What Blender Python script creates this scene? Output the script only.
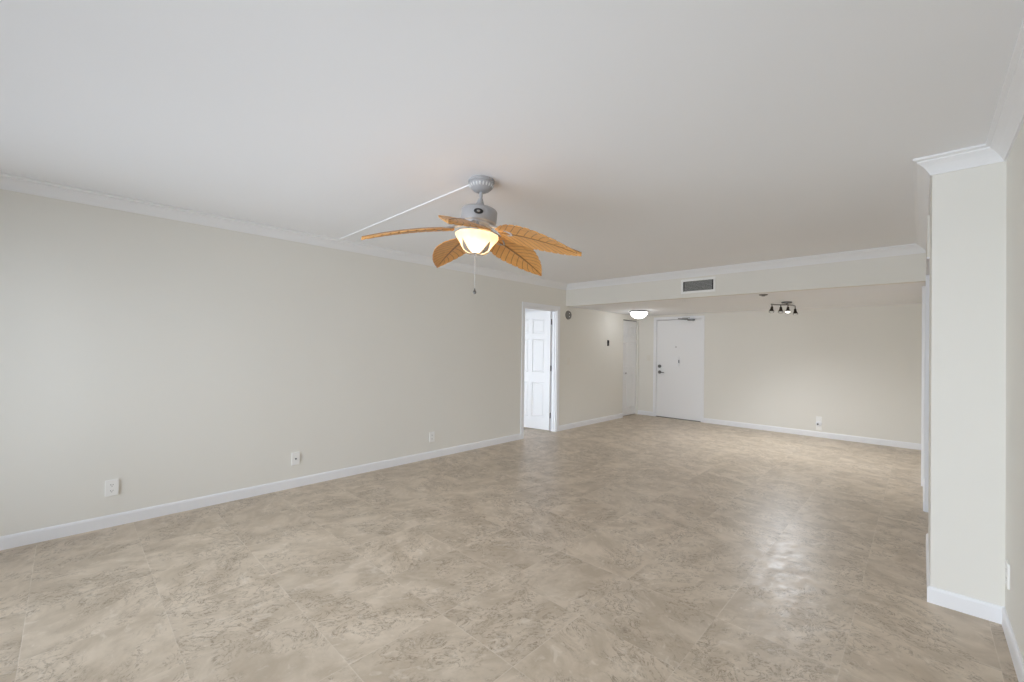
import bpy, bmesh, math, random
from mathutils import Vector, Matrix

random.seed(7)
PI = math.pi
S = bpy.context.scene
C = S.collection
for o in list(bpy.data.objects):
    bpy.data.objects.remove(o, do_unlink=True)

# ------------------------------------------------------------------ camera
F_PX, PX, PY = 426.09, 512.0, 344.13
YAW, PITCH, ROLL, CAM_H = map(float, (math.radians(43.8584), math.radians(0.5372), math.radians(0.7968), 1.3621))
fwd = Vector((-math.sin(YAW) * math.cos(PITCH), math.cos(YAW) * math.cos(PITCH), math.sin(PITCH)))
rgt = Vector((math.cos(YAW), math.sin(YAW), 0))
upv = rgt.cross(fwd)
r2 = rgt * math.cos(ROLL) + upv * math.sin(ROLL)
u2 = -rgt * math.sin(ROLL) + upv * math.cos(ROLL)
cd = bpy.data.cameras.new('camera')
cam = bpy.data.objects.new('camera', cd)
C.objects.link(cam)
M = Matrix((r2, u2, -fwd)).transposed().to_4x4()
M.translation = (0, 0, CAM_H)
cam.matrix_world = M
cd.sensor_width = 36.0
cd.lens = F_PX * 36.0 / 1024.0
cd.shift_x = (512.0 - PX) / 1024.0
cd.shift_y = (PY - 341.0) / 1024.0
cd.clip_start = 0.02
S.camera = cam

# ------------------------------------------------------------------ light, exposure
W = bpy.data.worlds.new('overcast_sky')
S.world = W
W.use_nodes = True
bg = W.node_tree.nodes['Background']
SKY, GROUND = 9.8, 7.3          # radiance above and below the horizon (lower glow is added, fitted to the room's brightness)
_n, _l = W.node_tree.nodes, W.node_tree.links
_tc = _n.new('ShaderNodeTexCoord')
_sp = _n.new('ShaderNodeSeparateXYZ')
_mr = _n.new('ShaderNodeMapRange')
_mr.inputs['From Min'].default_value = -0.04
_mr.inputs['From Max'].default_value = 0.04
_mr.inputs['To Min'].default_value = GROUND
_mr.inputs['To Max'].default_value = SKY
_l.new(_tc.outputs['Generated'], _sp.inputs[0])
_l.new(_sp.outputs[2], _mr.inputs['Value'])
_l.new(_mr.outputs['Result'], bg.inputs['Strength'])
bg.inputs['Color'].default_value = (0.835, 0.872, 1.0, 1)
S.view_settings.view_transform = 'Standard'
S.view_settings.look = 'None'
S.view_settings.gamma = 1.0
S.view_settings.use_curve_mapping = False
S.view_settings.exposure = 0.0
cy = S.cycles
cy.use_denoising = True
cy.max_bounces = 16
cy.diffuse_bounces = 10
cy.glossy_bounces = 4
cy.transmission_bounces = 6
cy.transparent_max_bounces = 8
cy.caustics_reflective = False
cy.caustics_refractive = False
cy.sample_clamp_indirect = 8.0

LAMP_FAN, LAMP_SPOT = 2.2, 34.0     # watts of the fan bulb and the spot heads' added beams; the entry lamp shines by its glass


def portal(name, loc, rot, sx, sy):
    l = bpy.data.lights.new(name, 'AREA')
    l.shape = 'RECTANGLE'
    l.size, l.size_y = sx, sy
    l.cycles.is_portal = True
    o = bpy.data.objects.new(name, l)
    o.location, o.rotation_euler = loc, rot
    C.objects.link(o)


# ------------------------------------------------------------------ measures (metres; camera stands at x = y = 0)
XL, XR, XC, XW = -4.325, 0.31, 0.040, 0.028        # left wall, right wall near camera, pier face, right wall beyond the pier
YB, YP, YS, YF = -1.3, 3.303, 5.80, 8.385   # balcony wall, pier front, bulkhead, far wall
H, HL = 2.44, 2.078                    # main ceiling, lowered ceiling
BED_X, BED_Y0, BED_Y1 = -7.6, 3.2, 6.9

# ------------------------------------------------------------------ materials
def new_mat(name):
    m = bpy.data.materials.new(name)
    m.use_nodes = True
    nt = m.node_tree
    return m, nt, nt.nodes['Principled BSDF']


def plain(name, rgb, rough=0.5, metal=0.0, bump=0.0, bscale=200.0, var=0.0, spec=0.5):
    m, nt, b = new_mat(name)
    b.inputs['Base Color'].default_value = (*rgb, 1)
    b.inputs['Roughness'].default_value = rough
    b.inputs['Metallic'].default_value = metal
    b.inputs['Specular IOR Level'].default_value = spec
    tc = nt.nodes.new('ShaderNodeTexCoord')
    if bump:
        n = nt.nodes.new('ShaderNodeTexNoise')
        n.inputs['Scale'].default_value = bscale
        n.inputs['Detail'].default_value = 3
        bp = nt.nodes.new('ShaderNodeBump')
        bp.inputs['Strength'].default_value = bump
        bp.inputs['Distance'].default_value = 0.002
        nt.links.new(tc.outputs['Object'], n.inputs['Vector'])
        nt.links.new(n.outputs['Fac'], bp.inputs['Height'])
        nt.links.new(bp.outputs['Normal'], b.inputs['Normal'])
    if var:
        n = nt.nodes.new('ShaderNodeTexNoise')
        n.inputs['Scale'].default_value = 1.7
        n.inputs['Detail'].default_value = 4
        mx = nt.nodes.new('ShaderNodeMix')
        mx.data_type = 'RGBA'
        mx.inputs[6].default_value = (*[c * (1 - var) for c in rgb], 1)
        mx.inputs[7].default_value = (*[min(1, c * (1 + var)) for c in rgb], 1)
        nt.links.new(tc.outputs['Object'], n.inputs['Vector'])
        nt.links.new(n.outputs['Fac'], mx.inputs[0])
        nt.links.new(mx.outputs[2], b.inputs['Base Color'])
    return m


M_WALL = plain("cream_wall_paint", (0.80, 0.782, 0.730), 0.75, bump=0.10, bscale=160, var=0.015, spec=0.3)
M_CEIL = plain('white_ceiling_paint', (0.87, 0.875, 0.89), 0.9, bump=0.12, bscale=120, var=0.01, spec=0.2)
M_TRIM = plain('white_trim_paint', (0.86, 0.865, 0.885), 0.40, bump=0.02, bscale=60)
M_CROWN = plain('white_crown_paint', (0.86, 0.862, 0.87), 0.5, bump=0.02, bscale=60)
M_DOOR = plain('white_door_paint', (0.86, 0.863, 0.875), 0.42, bump=0.03, bscale=90)
M_PLATE = plain('white_plastic', (0.90, 0.895, 0.875), 0.35)
M_CREAM = plain('cream_plastic', (0.78, 0.75, 0.68), 0.4)
M_BLACK = plain('black_plastic', (0.012, 0.012, 0.013), 0.3)
M_DARK = plain('dark_slot', (0.03, 0.03, 0.032), 0.6)
M_NICKEL = plain('brushed_nickel', (0.45, 0.44, 0.43), 0.35, 1.0, bump=0.02, bscale=400)
M_STEEL = plain('dark_steel', (0.20, 0.20, 0.20), 0.4, 0.9)
M_BRONZE = plain('dark_bronze', (0.05, 0.042, 0.036), 0.4, 0.7)
M_PEWTER = plain('pewter_grey_enamel', (0.40, 0.40, 0.41), 0.45, 0.1, bump=0.02, bscale=300)
M_FLUTE = plain('pale_pewter', (0.66, 0.66, 0.65), 0.4)
M_GRILLE = plain('grey_grille_metal', (0.55, 0.55, 0.53), 0.5, 0.1)
M_GREYDISC = plain('grey_brown_plastic', (0.20, 0.185, 0.165), 0.5)


def floor_material():
    m, nt, b = new_mat('beige_stone_tile')
    N, L = nt.nodes, nt.links
    tc = N.new('ShaderNodeTexCoord')
    sep = N.new('ShaderNodeSeparateXYZ')
    L.new(tc.outputs['Object'], sep.inputs[0])

    def math_(op, a, b_=None, c=None):
        n = N.new('ShaderNodeMath')
        n.operation = op
        for i, v in enumerate((a, b_, c)):
            if v is None:
                continue
            if isinstance(v, (int, float)):
                n.inputs[i].default_value = v
            else:
                L.new(v, n.inputs[i])
        return n.outputs[0]
    PXT, PYT = 0.503, 0.4885
    u = math_('DIVIDE', math_('ADD', sep.outputs[0], 1.255), PXT)
    v = math_('DIVIDE', math_('SUBTRACT', sep.outputs[1], 1.340), PYT)
    iu, iv = math_('FLOOR', u), math_('FLOOR', v)
    fu, fv = math_('SUBTRACT', u, iu), math_('SUBTRACT', v, iv)
    # distance to the nearest joint in metres
    du = math_('MULTIPLY', math_('MINIMUM', fu, math_('SUBTRACT', 1.0, fu)), PXT)
    dv = math_('MULTIPLY', math_('MINIMUM', fv, math_('SUBTRACT', 1.0, fv)), PYT)
    d = math_('MINIMUM', du, dv)
    joint = N.new('ShaderNodeMapRange')
    joint.inputs['From Min'].default_value = 0.0012
    joint.inputs['From Max'].default_value = 0.0030
    joint.inputs['To Min'].default_value = 1.0
    joint.inputs['To Max'].default_value = 0.0
    L.new(d, joint.inputs['Value'])
    # each tile has its own piece of the pattern, turned a quarter now and then
    cid = N.new('ShaderNodeCombineXYZ')
    L.new(iu, cid.inputs[0]); L.new(iv, cid.inputs[1])
    wn = N.new('ShaderNodeTexWhiteNoise')
    wn.noise_dimensions = '2D'
    L.new(cid.outputs[0], wn.inputs['Vector'])
    off = N.new('ShaderNodeVectorMath'); off.operation = 'SCALE'
    off.inputs['Scale'].default_value = 23.0
    L.new(wn.outputs['Color'], off.inputs[0])
    add = N.new('ShaderNodeVectorMath'); add.operation = 'ADD'
    L.new(tc.outputs['Object'], add.inputs[0]); L.new(off.outputs[0], add.inputs[1])
    rot = N.new('ShaderNodeVectorRotate'); rot.rotation_type = 'Z_AXIS'
    ang = math_('ADD', math_('MULTIPLY', math_('ROUND', math_('MULTIPLY', wn.outputs['Value'], 2.0)), PI / 2), 0.5)
    L.new(add.outputs[0], rot.inputs['Vector']); L.new(ang, rot.inputs['Angle'])
    mp = N.new('ShaderNodeMapping')
    mp.inputs['Scale'].default_value = (1.0, 1.35, 1.0)
    L.new(rot.outputs[0], mp.inputs['Vector'])

    def noise(scale, detail, dist=0.0, rough=0.55):
        n = N.new('ShaderNodeTexNoise')
        n.inputs['Scale'].default_value = scale
        n.inputs['Detail'].default_value = detail
        n.inputs['Distortion'].default_value = dist
        n.inputs['Roughness'].default_value = rough
        L.new(mp.outputs[0], n.inputs['Vector'])
        return n.outputs['Fac']

    def ramp(x, lo, hi, tlo=0.0, thi=1.0):
        n = N.new('ShaderNodeMapRange')
        n.interpolation_type = 'SMOOTHSTEP'
        n.inputs['From Min'].default_value = lo; n.inputs['From Max'].default_value = hi
        n.inputs['To Min'].default_value = tlo; n.inputs['To Max'].default_value = thi
        L.new(x, n.inputs['Value'])
        return n.outputs['Result']

    def mix(fac, a, c):
        n = N.new('ShaderNodeMix'); n.data_type = 'RGBA'
        for i, v_ in ((0, fac), (6, a), (7, c)):
            if isinstance(v_, tuple):
                n.inputs[i].default_value = (*v_, 1)
            elif isinstance(v_, (int, float)):
                n.inputs[i].default_value = v_
            else:
                L.new(v_, n.inputs[i])
        return n.outputs[2]
    base = mix(ramp(noise(4.5, 6, 0.5, 0.6), 0.30, 0.70), (0.46, 0.378, 0.285), (0.625, 0.530, 0.420))
    # clouds of dark veins, thin ridges of a warped noise
    ridge = math_('ABSOLUTE', math_('SUBTRACT', noise(8.0, 10, 1.2, 0.70), 0.5))
    vein = math_('SUBTRACT', 1.0, ramp(ridge, 0.004, 0.040))
    patch = ramp(noise(2.8, 4, 0.8), 0.40, 0.56)
    fine = ramp(noise(30.0, 5, 0.9, 0.66), 0.54, 0.66)
    crumble = ramp(noise(46.0, 5, 0.5, 0.75), 0.42, 0.60)
    veinf = math_('MULTIPLY', math_('MULTIPLY', vein, patch), math_('ADD', math_('MULTIPLY', crumble, 0.75), 0.22))
    c1 = mix(veinf, base, (0.27, 0.215, 0.155))
    c2 = mix(math_('MULTIPLY', math_('MULTIPLY', fine, patch), 0.50), c1, (0.33, 0.275, 0.215))
    pale = math_('MULTIPLY', ramp(noise(11.0, 6, 1.2, 0.6), 0.56, 0.70), 0.35)
    c3 = mix(pale, c2, (0.76, 0.69, 0.60))
    tint = N.new('ShaderNodeHueSaturation')
    L.new(ramp(wn.outputs['Value'], 0, 1, 0.965, 1.035), tint.inputs['Value'])
    L.new(c3, tint.inputs['Color'])
    c4 = mix(math_('MULTIPLY', joint.outputs[0], ramp(noise(2.2, 3), 0.40, 0.62, 0.04, 0.42)), tint.outputs[0], (0.74, 0.67, 0.58))
    L.new(c4, b.inputs['Base Color'])
    L.new(ramp(noise(14.0, 4), 0.3, 0.7, 0.32, 0.44), b.inputs['Roughness'])
    b.inputs['Specular IOR Level'].default_value = 0.42
    hgt = math_('SUBTRACT', math_('MULTIPLY', math_('SUBTRACT', 1.0, vein), 0.25), joint.outputs[0])
    bp = N.new('ShaderNodeBump')
    bp.inputs['Strength'].default_value = 0.18
    bp.inputs['Distance'].default_value = 0.0015
    L.new(hgt, bp.inputs['Height'])
    L.new(bp.outputs['Normal'], b.inputs['Normal'])
    return m


M_FLOOR = floor_material()


def glass_material():
    m = bpy.data.materials.new('clear_window_glass')
    m.use_nodes = True
    nt = m.node_tree
    nt.nodes.clear()
    out = nt.nodes.new('ShaderNodeOutputMaterial')
    t = nt.nodes.new('ShaderNodeBsdfTransparent')
    t.inputs['Color'].default_value = (0.95, 0.98, 0.97, 1)
    g = nt.nodes.new('ShaderNodeBsdfGlossy')
    g.inputs['Roughness'].default_value = 0.02
    fr = nt.nodes.new('ShaderNodeFresnel')
    fr.inputs['IOR'].default_value = 1.45
    mx = nt.nodes.new('ShaderNodeMixShader')
    nt.links.new(fr.outputs[0], mx.inputs[0])
    nt.links.new(t.outputs[0], mx.inputs[1])
    nt.links.new(g.outputs[0], mx.inputs[2])
    nt.links.new(mx.outputs[0], out.inputs[0])
    return m


M_GLASS = glass_material()


def lamp_glass(name, rgb, strength, marble=0.0):
    m, nt, b = new_mat(name)
    b.inputs['Base Color'].default_value = (0.9, 0.85, 0.75, 1)
    b.inputs['Roughness'].default_value = 0.3
    b.inputs['Emission Color'].default_value = (*rgb, 1)
    b.inputs['Emission Strength'].default_value = strength
    if marble:
        tc = nt.nodes.new('ShaderNodeTexCoord')
        n = nt.nodes.new('ShaderNodeTexNoise')
        n.inputs['Scale'].default_value = 14.0
        n.inputs['Detail'].default_value = 4
        n.inputs['Distortion'].default_value = 1.5
        mx = nt.nodes.new('ShaderNodeMix')
        mx.data_type = 'RGBA'
        mx.inputs[6].default_value = (rgb[0], rgb[1] * 0.86, rgb[2] * 0.62, 1)
        mx.inputs[7].default_value = (*rgb, 1)
        nt.links.new(tc.outputs['Object'], n.inputs['Vector'])
        nt.links.new(n.outputs['Fac'], mx.inputs[0])
        nt.links.new(mx.outputs[2], b.inputs['Emission Color'])
    return m


def bowl_material():
    """amber alabaster glass: lets the bulb's light through, clouded by marbling"""
    m, nt, b = new_mat('alabaster_lamp_glass')
    tc = nt.nodes.new('ShaderNodeTexCoord')
    n = nt.nodes.new('ShaderNodeTexNoise')
    n.inputs['Scale'].default_value = 11.0
    n.inputs['Detail'].default_value = 4
    n.inputs['Distortion'].default_value = 1.5
    mx = nt.nodes.new('ShaderNodeMix')
    mx.data_type = 'RGBA'
    mx.inputs[6].default_value = (0.90, 0.62, 0.33, 1)
    mx.inputs[7].default_value = (0.96, 0.86, 0.68, 1)
    nt.links.new(tc.outputs['Object'], n.inputs['Vector'])
    nt.links.new(n.outputs['Fac'], mx.inputs[0])
    tr = nt.nodes.new('ShaderNodeBsdfTranslucent')
    nt.links.new(mx.outputs[2], tr.inputs['Color'])
    b.inputs['Base Color'].default_value = (0.86, 0.83, 0.78, 1)
    b.inputs['Roughness'].default_value = 0.25
    ms = nt.nodes.new('ShaderNodeMixShader')
    ms.inputs[0].default_value = 0.6
    out = nt.nodes['Material Output']
    nt.links.new(b.outputs[0], ms.inputs[1])
    nt.links.new(tr.outputs[0], ms.inputs[2])
    nt.links.new(ms.outputs[0], out.inputs[0])
    return m


M_BOWL = bowl_material()
M_DOME = lamp_glass('frosted_lamp_glass', (0.95, 0.97, 1.0), 9.0)
M_BULB = lamp_glass('lit_bulb', (1.0, 0.95, 0.86), 6.0)


def blade_material():
    m, nt, b = new_mat('carved_honey_wood')
    N, L = nt.nodes, nt.links
    uv = N.new('ShaderNodeUVMap')
    uv.uv_map = 'leaf'
    sep = N.new('ShaderNodeSeparateXYZ')
    L.new(uv.outputs[0], sep.inputs[0])

    def math_(op, a, b_=None):
        n = N.new('ShaderNodeMath'); n.operation = op
        for i, v in enumerate((a, b_)):
            if v is None:
                continue
            if isinstance(v, (int, float)):
                n.inputs[i].default_value = v
            else:
                L.new(v, n.inputs[i])
        return n.outputs[0]
    s, t = sep.outputs[0], math_('ABSOLUTE', math_('SUBTRACT', sep.outputs[1], 0.5))
    # carved side veins, darker brown along them
    ph = math_('MULTIPLY', math_('SUBTRACT', s, math_('MULTIPLY', t, 0.36)), 11.0)
    fr = math_('ABSOLUTE', math_('SUBTRACT', math_('FRACT', ph), 0.5))
    vein = N.new('ShaderNodeMapRange')
    vein.inputs['From Min'].default_value = 0.0; vein.inputs['From Max'].default_value = 0.10
    vein.inputs['To Min'].default_value = 1.0; vein.inputs['To Max'].default_value = 0.0
    L.new(fr, vein.inputs['Value'])
    rib = N.new('ShaderNodeMapRange')
    rib.inputs['From Min'].default_value = 0.012; rib.inputs['From Max'].default_value = 0.04
    rib.inputs['To Min'].default_value = 1.0; rib.inputs['To Max'].default_value = 0.0
    L.new(t, rib.inputs['Value'])
    tc = N.new('ShaderNodeTexCoord')
    mp = N.new('ShaderNodeMapping')
    mp.inputs['Scale'].default_value = (6, 60, 60)
    n = N.new('ShaderNodeTexNoise')
    n.inputs['Scale'].default_value = 1.0
    n.inputs['Detail'].default_value = 5
    cu = N.new('ShaderNodeCombineXYZ')
    L.new(sep.outputs[0], cu.inputs[0])
    L.new(math_('MULTIPLY', sep.outputs[1], 0.35), cu.inputs[1])
    L.new(cu.outputs[0], mp.inputs['Vector'])
    L.new(mp.outputs[0], n.inputs['Vector'])
    cr = N.new('ShaderNodeMix'); cr.data_type = 'RGBA'
    cr.inputs[6].default_value = (0.50, 0.215, 0.052, 1)
    cr.inputs[7].default_value = (0.82, 0.44, 0.145, 1)
    L.new(n.outputs['Fac'], cr.inputs[0])
    dk = N.new('ShaderNodeMix'); dk.data_type = 'RGBA'
    dk.inputs[7].default_value = (0.10, 0.035, 0.010, 1)
    L.new(math_('MULTIPLY', math_('MAXIMUM', vein.outputs[0], rib.outputs[0]), 0.80), dk.inputs[0])
    L.new(cr.outputs[2], dk.inputs[6])
    L.new(dk.outputs[2], b.inputs['Base Color'])
    b.inputs['Roughness'].default_value = 0.38
    return m


M_BLADE = blade_material()

# ------------------------------------------------------------------ mesh helpers
def box(bm, x0, x1, y0, y1, z0, z1, bev=0.0):
    vs = [bm.verts.new((x, y, z)) for x in (x0, x1) for y in (y0, y1) for z in (z0, z1)]
    fs = [bm.faces.new([vs[i] for i in f]) for f in
          ((0, 1, 3, 2), (4, 6, 7, 5), (0, 4, 5, 1), (2, 3, 7, 6), (0, 2, 6, 4), (1, 5, 7, 3))]
    if bev:
        ed = list({e for f in fs for e in f.edges})
        bmesh.ops.bevel(bm, geom=ed, offset=bev, segments=2, affect='EDGES', profile=0.6)
    return vs


def lathe(bm, prof, n=40, org=(0, 0, 0), mat=None, wob=None):
    """prof: (radius, z) from one end to the other; wob(k, a) scales the radius."""
    rings = []
    for k, (r, z) in enumerate(prof):
        if r < 1e-5:
            rings.append([bm.verts.new((org[0], org[1], org[2] + z))])
            continue
        ring = []
        for i in range(n):
            a = 2 * PI * i / n
            rr = r * (wob(k, a) if wob else 1)
            ring.append(bm.verts.new((org[0] + rr * math.cos(a), org[1] + rr * math.sin(a), org[2] + z)))
        rings.append(ring)
    for A, B in zip(rings, rings[1:]):
        if len(A) == 1 and len(B) == 1:
            continue
        for i in range(n):
            j = (i + 1) % n
            if len(A) == 1:
                bm.faces.new((A[0], B[i], B[j]))
            elif len(B) == 1:
                bm.faces.new((A[i], A[j], B[0]))
            else:
                bm.faces.new((A[i], A[j], B[j], B[i]))
    if mat:
        bmesh.ops.transform(bm, matrix=mat, verts=[v for r_ in rings for v in r_])


def tube(bm, pts, r, n=10, caps=True):
    pts = [Vector(p) for p in pts]
    rs = r if isinstance(r, (list, tuple)) else [r] * len(pts)
    rings = []
    up = Vector((0, 0, 1))
    for k, p in enumerate(pts):
        t = (pts[min(k + 1, len(pts) - 1)] - pts[max(k - 1, 0)]).normalized()
        ref = up if abs(t.dot(up)) < 0.95 else Vector((1, 0, 0))
        a = t.cross(ref).normalized()
        b = t.cross(a)
        rings.append([bm.verts.new(p + (a * math.cos(2 * PI * i / n) + b * math.sin(2 * PI * i / n)) * rs[k]) for i in range(n)])
    for A, B in zip(rings, rings[1:]):
        for i in range(n):
            j = (i + 1) % n
            bm.faces.new((A[i], A[j], B[j], B[i]))
    if caps:
        bm.faces.new(rings[0]); bm.faces.new(rings[-1])


def obj(name, bm, mat, parent=None, smooth=False, loc=None, rotz=0.0):
    bmesh.ops.recalc_face_normals(bm, faces=bm.faces)
    me = bpy.data.meshes.new(name)
    bm.to_mesh(me)
    bm.free()
    me.materials.append(mat)
    if smooth:
        for p in me.polygons:
            p.use_smooth = True
        try:
            me.set_sharp_from_angle(angle=math.radians(38))
        except Exception:
            pass
    o = bpy.data.objects.new(name, me)
    C.objects.link(o)
    if parent:
        o.parent = parent
    if loc:
        o.location = loc
    o.rotation_euler.z = rotz
    return o


def BM():
    return bmesh.new()


def thing(name, label, cat, loc=(0, 0, 0), rotz=0.0, group=None, kind=None):
    o = bpy.data.objects.new(name, None)
    o.empty_display_size = 0.1
    C.objects.link(o)
    o.location = loc
    o.rotation_euler.z = rotz
    tag(o, label, cat, group, kind)
    return o


def tag(o, label, cat, group=None, kind=None):
    o['label'] = label
    o['category'] = cat
    if group:
        o['group'] = group
    if kind:
        o['kind'] = kind
    return o


def struct(name, bm, mat, label, cat):
    return tag(obj(name, bm, mat), label, cat, kind='structure')


def wall_with_holes(bm, axis, f0, f1, a0, a1, z0, z1, holes):
    """solid wall, faces at f0..f1 on 'axis', a0..a1 along the other one; holes: (b0, b1, c0, c1)"""
    ac = sorted({a0, a1, *[h[0] for h in holes], *[h[1] for h in holes]})
    zc = sorted({z0, z1, *[h[2] for h in holes], *[h[3] for h in holes]})
    for i in range(len(ac) - 1):
        for j in range(len(zc) - 1):
            am, zm = (ac[i] + ac[i + 1]) / 2, (zc[j] + zc[j + 1]) / 2
            if any(h[0] < am < h[1] and h[2] < zm < h[3] for h in holes):
                continue
            if axis == 'x':
                box(bm, f0, f1, ac[i], ac[i + 1], zc[j], zc[j + 1])
            else:
                box(bm, ac[i], ac[i + 1], f0, f1, zc[j], zc[j + 1])
    bmesh.ops.remove_doubles(bm, verts=bm.verts, dist=1e-5)
    # drop the inner faces that two neighbouring blocks share
    seen = {}
    for f in bm.faces:
        seen.setdefault(tuple(sorted(v.index for v in f.verts)), []).append(f)
    bm.verts.index_update()
    seen = {}
    for f in bm.faces:
        seen.setdefault(tuple(sorted(v.index for v in f.verts)), []).append(f)
    bmesh.ops.delete(bm, geom=[f for fs in seen.values() if len(fs) > 1 for f in fs], context='FACES')


# ------------------------------------------------------------------ the shell
DZ = 2.0
D1 = (4.765, 5.565)            # bedroom doorway along the left wall
D2 = (7.725, 8.355)            # closet doorway
D3 = (-3.945, -3.025)          # entry doorway along the far wall
TOP = H + 0.12

bm = BM(); box(bm, BED_X - 0.2, 1.75, YB - 0.2, YF + 1.0, -0.12, 0.0)
struct('floor', bm, M_FLOOR, 'beige stone-look tile floor with brown veins across the whole room', 'floor')
bm = BM(); box(bm, BED_X - 0.2, 1.75, YB - 0.2, YF + 1.0, H, TOP)
struct('ceiling', bm, M_CEIL, 'flat white main ceiling over the living area', 'ceiling')
bm = BM(); box(bm, XL, XC, YS + 0.10, YF, HL, HL + 0.05)
struct('ceiling', bm, M_CEIL, 'lowered white ceiling over the entry end behind the bulkhead', 'ceiling')
bm = BM(); box(bm, XL, XC, YS, YS + 0.10, HL, H)
struct('wall_bulkhead', bm, M_WALL, 'cream bulkhead face between main ceiling and lowered ceiling', 'wall')

bm = BM(); wall_with_holes(bm, 'x', XL - 0.115, XL, YB - 0.2, YF + 0.15, 0.0, H,
                           [(D1[0], D1[1], 0.0, DZ), (D2[0], D2[1], 0.0, 1.975)])
struct('wall_left', bm, M_WALL, 'long cream wall along the left side of the room', 'wall')
bm = BM(); wall_with_holes(bm, 'y', YF, YF + 0.13, XL, 1.70, 0.0, H, [(D3[0], D3[1], 0.0, 1.99)])
struct('wall_far', bm, M_WALL, 'cream far wall with the white entry door', 'wall')
bm = BM(); box(bm, XR, XR + 0.14, YB - 0.2, YP, 0.0, H)
struct('wall_right', bm, M_WALL, 'cream wall beside the camera on the right', 'wall')
bm = BM(); box(bm, XC, 1.70, YP, 4.25, 0.0, H)
struct('wall_pier', bm, M_WALL, 'cream wall pier jutting out at the right', 'wall')
bm = BM(); box(bm, XW, 0.16, 4.25, 5.15, 2.055, H)
struct('wall_header', bm, M_WALL, 'cream header above the opening behind the right pier', 'wall')
bm = BM(); wall_with_holes(bm, 'x', XW, 0.16, 5.15, YF, 0.0, H, [(6.16, 6.92, 0.0, DZ)])
struct('wall_right', bm, M_WALL, 'cream right-hand wall beyond the opening', 'wall')
bm = BM()  # unseen walls added to keep outside light from leaking into the opening
box(bm, 1.60, 1.70, 4.25, YF, 0.0, H)
box(bm, 0.16, 1.60, 5.15, 5.27, 0.0, H)
struct('wall_hall', bm, M_WALL, 'unseen cream walls closing the side hall behind the pier against light', 'wall')
bm = BM()  # white boards added to stand in for daylight on the end face
box(bm, XW - 0.004, 0.164, 5.138, 5.15, 0.0, 2.055, 0.002)
box(bm, XW - 0.004, 0.164, 4.25, 5.138, 2.043, 2.055, 0.002)
struct('trim_4', bm, M_TRIM, 'white lining added to brighten the opening behind the right pier', 'trim')
# balcony side, unseen behind the camera: an assumed sliding glass door lets daylight in
W1 = (-4.05, 0.05, 0.03, 2.20)
bm = BM(); wall_with_holes(bm, 'y', YB - 0.16, YB, XL, XR, 0.0, H, [W1])
struct('wall_balcony', bm, M_WALL, 'cream wall around the assumed balcony door behind the camera', 'wall')
# bedroom behind the open door; unseen window added and sized to brighten the leaf
W2 = (-7.45, -4.55, 0.05, 2.36)
bm = BM(); wall_with_holes(bm, 'y', BED_Y0 - 0.14, BED_Y0, BED_X, XL - 0.115, 0.0, H, [W2])
box(bm, BED_X - 0.1, BED_X, BED_Y0 - 0.14, BED_Y1 + 0.1, 0.0, H)
box(bm, BED_X, XL - 0.115, BED_Y1, BED_Y1 + 0.1, 0.0, H)
struct('wall_bedroom', bm, M_CEIL, 'white walls of the bedroom behind the open door', 'wall')
bm = BM()  # unseen closet box added against outside light leaking past the leaves
box(bm, -5.15, XL - 0.115, 7.50, 7.58, 0.0, H)
box(bm, -5.15, -5.05, 7.58, YF + 0.15, 0.0, H)
box(bm, -5.05, XL - 0.115, YF + 0.05, YF + 0.15, 0.0, H)
struct('wall_closet', bm, M_CEIL, 'unseen white closet walls added to stop light leaking round the door', 'wall')
bm = BM()
box(bm, D3[0] - 0.1, D3[1] + 0.1, YF + 0.55, YF + 0.65, 0.0, H)
box(bm, D3[0] - 0.2, D3[0] - 0.1, YF + 0.13, YF + 0.65, 0.0, H)
box(bm, D3[1] + 0.1, D3[1] + 0.2, YF + 0.13, YF + 0.65, 0.0, H)
struct('wall_corridor', bm, M_WALL, 'walls of the corridor outside the entry door', 'wall')


def window(name, x0, x1, z0, z1, y, n, label):
    """aluminium sliding sashes: frame, n sashes each with its pane"""
    t = thing(name, label, 'window', ((x0 + x1) / 2, y, z0), kind='structure')
    w, h = x1 - x0, z1 - z0
    bm = BM()
    for a in ((-w / 2, -w / 2 + 0.05, 0, h), (w / 2 - 0.05, w / 2, 0, h)):
        box(bm, a[0], a[1], -0.05, 0.05, a[2], a[3], 0.004)
    box(bm, -w / 2 + 0.05, w / 2 - 0.05, -0.05, 0.05, 0, 0.03, 0.004)
    box(bm, -w / 2 + 0.05, w / 2 - 0.05, -0.05, 0.05, h - 0.05, h, 0.004)
    obj('window_frame', bm, M_TRIM, t)
    sw = (w - 0.1) / n
    for i in range(n):
        xa = -w / 2 + 0.05 + i * sw
        yy = 0.018 if i % 2 else -0.018
        bm = BM()
        for a in ((xa, xa + 0.045, 0.03, h - 0.05), (xa + sw - 0.045, xa + sw, 0.03, h - 0.05)):
            box(bm, a[0], a[1], yy - 0.016, yy + 0.016, a[2], a[3], 0.003)
        box(bm, xa + 0.045, xa + sw - 0.045, yy - 0.016, yy + 0.016, 0.03, 0.09, 0.003)
        box(bm, xa + 0.045, xa + sw - 0.045, yy - 0.016, yy + 0.016, h - 0.11, h - 0.05, 0.003)
        s = obj('sash', bm, M_TRIM, t)
        bm = BM(); box(bm, xa + 0.04, xa + sw - 0.04, yy - 0.003, yy + 0.003, 0.085, h - 0.105)
        obj('pane', bm, M_GLASS, s)
    return t


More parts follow.
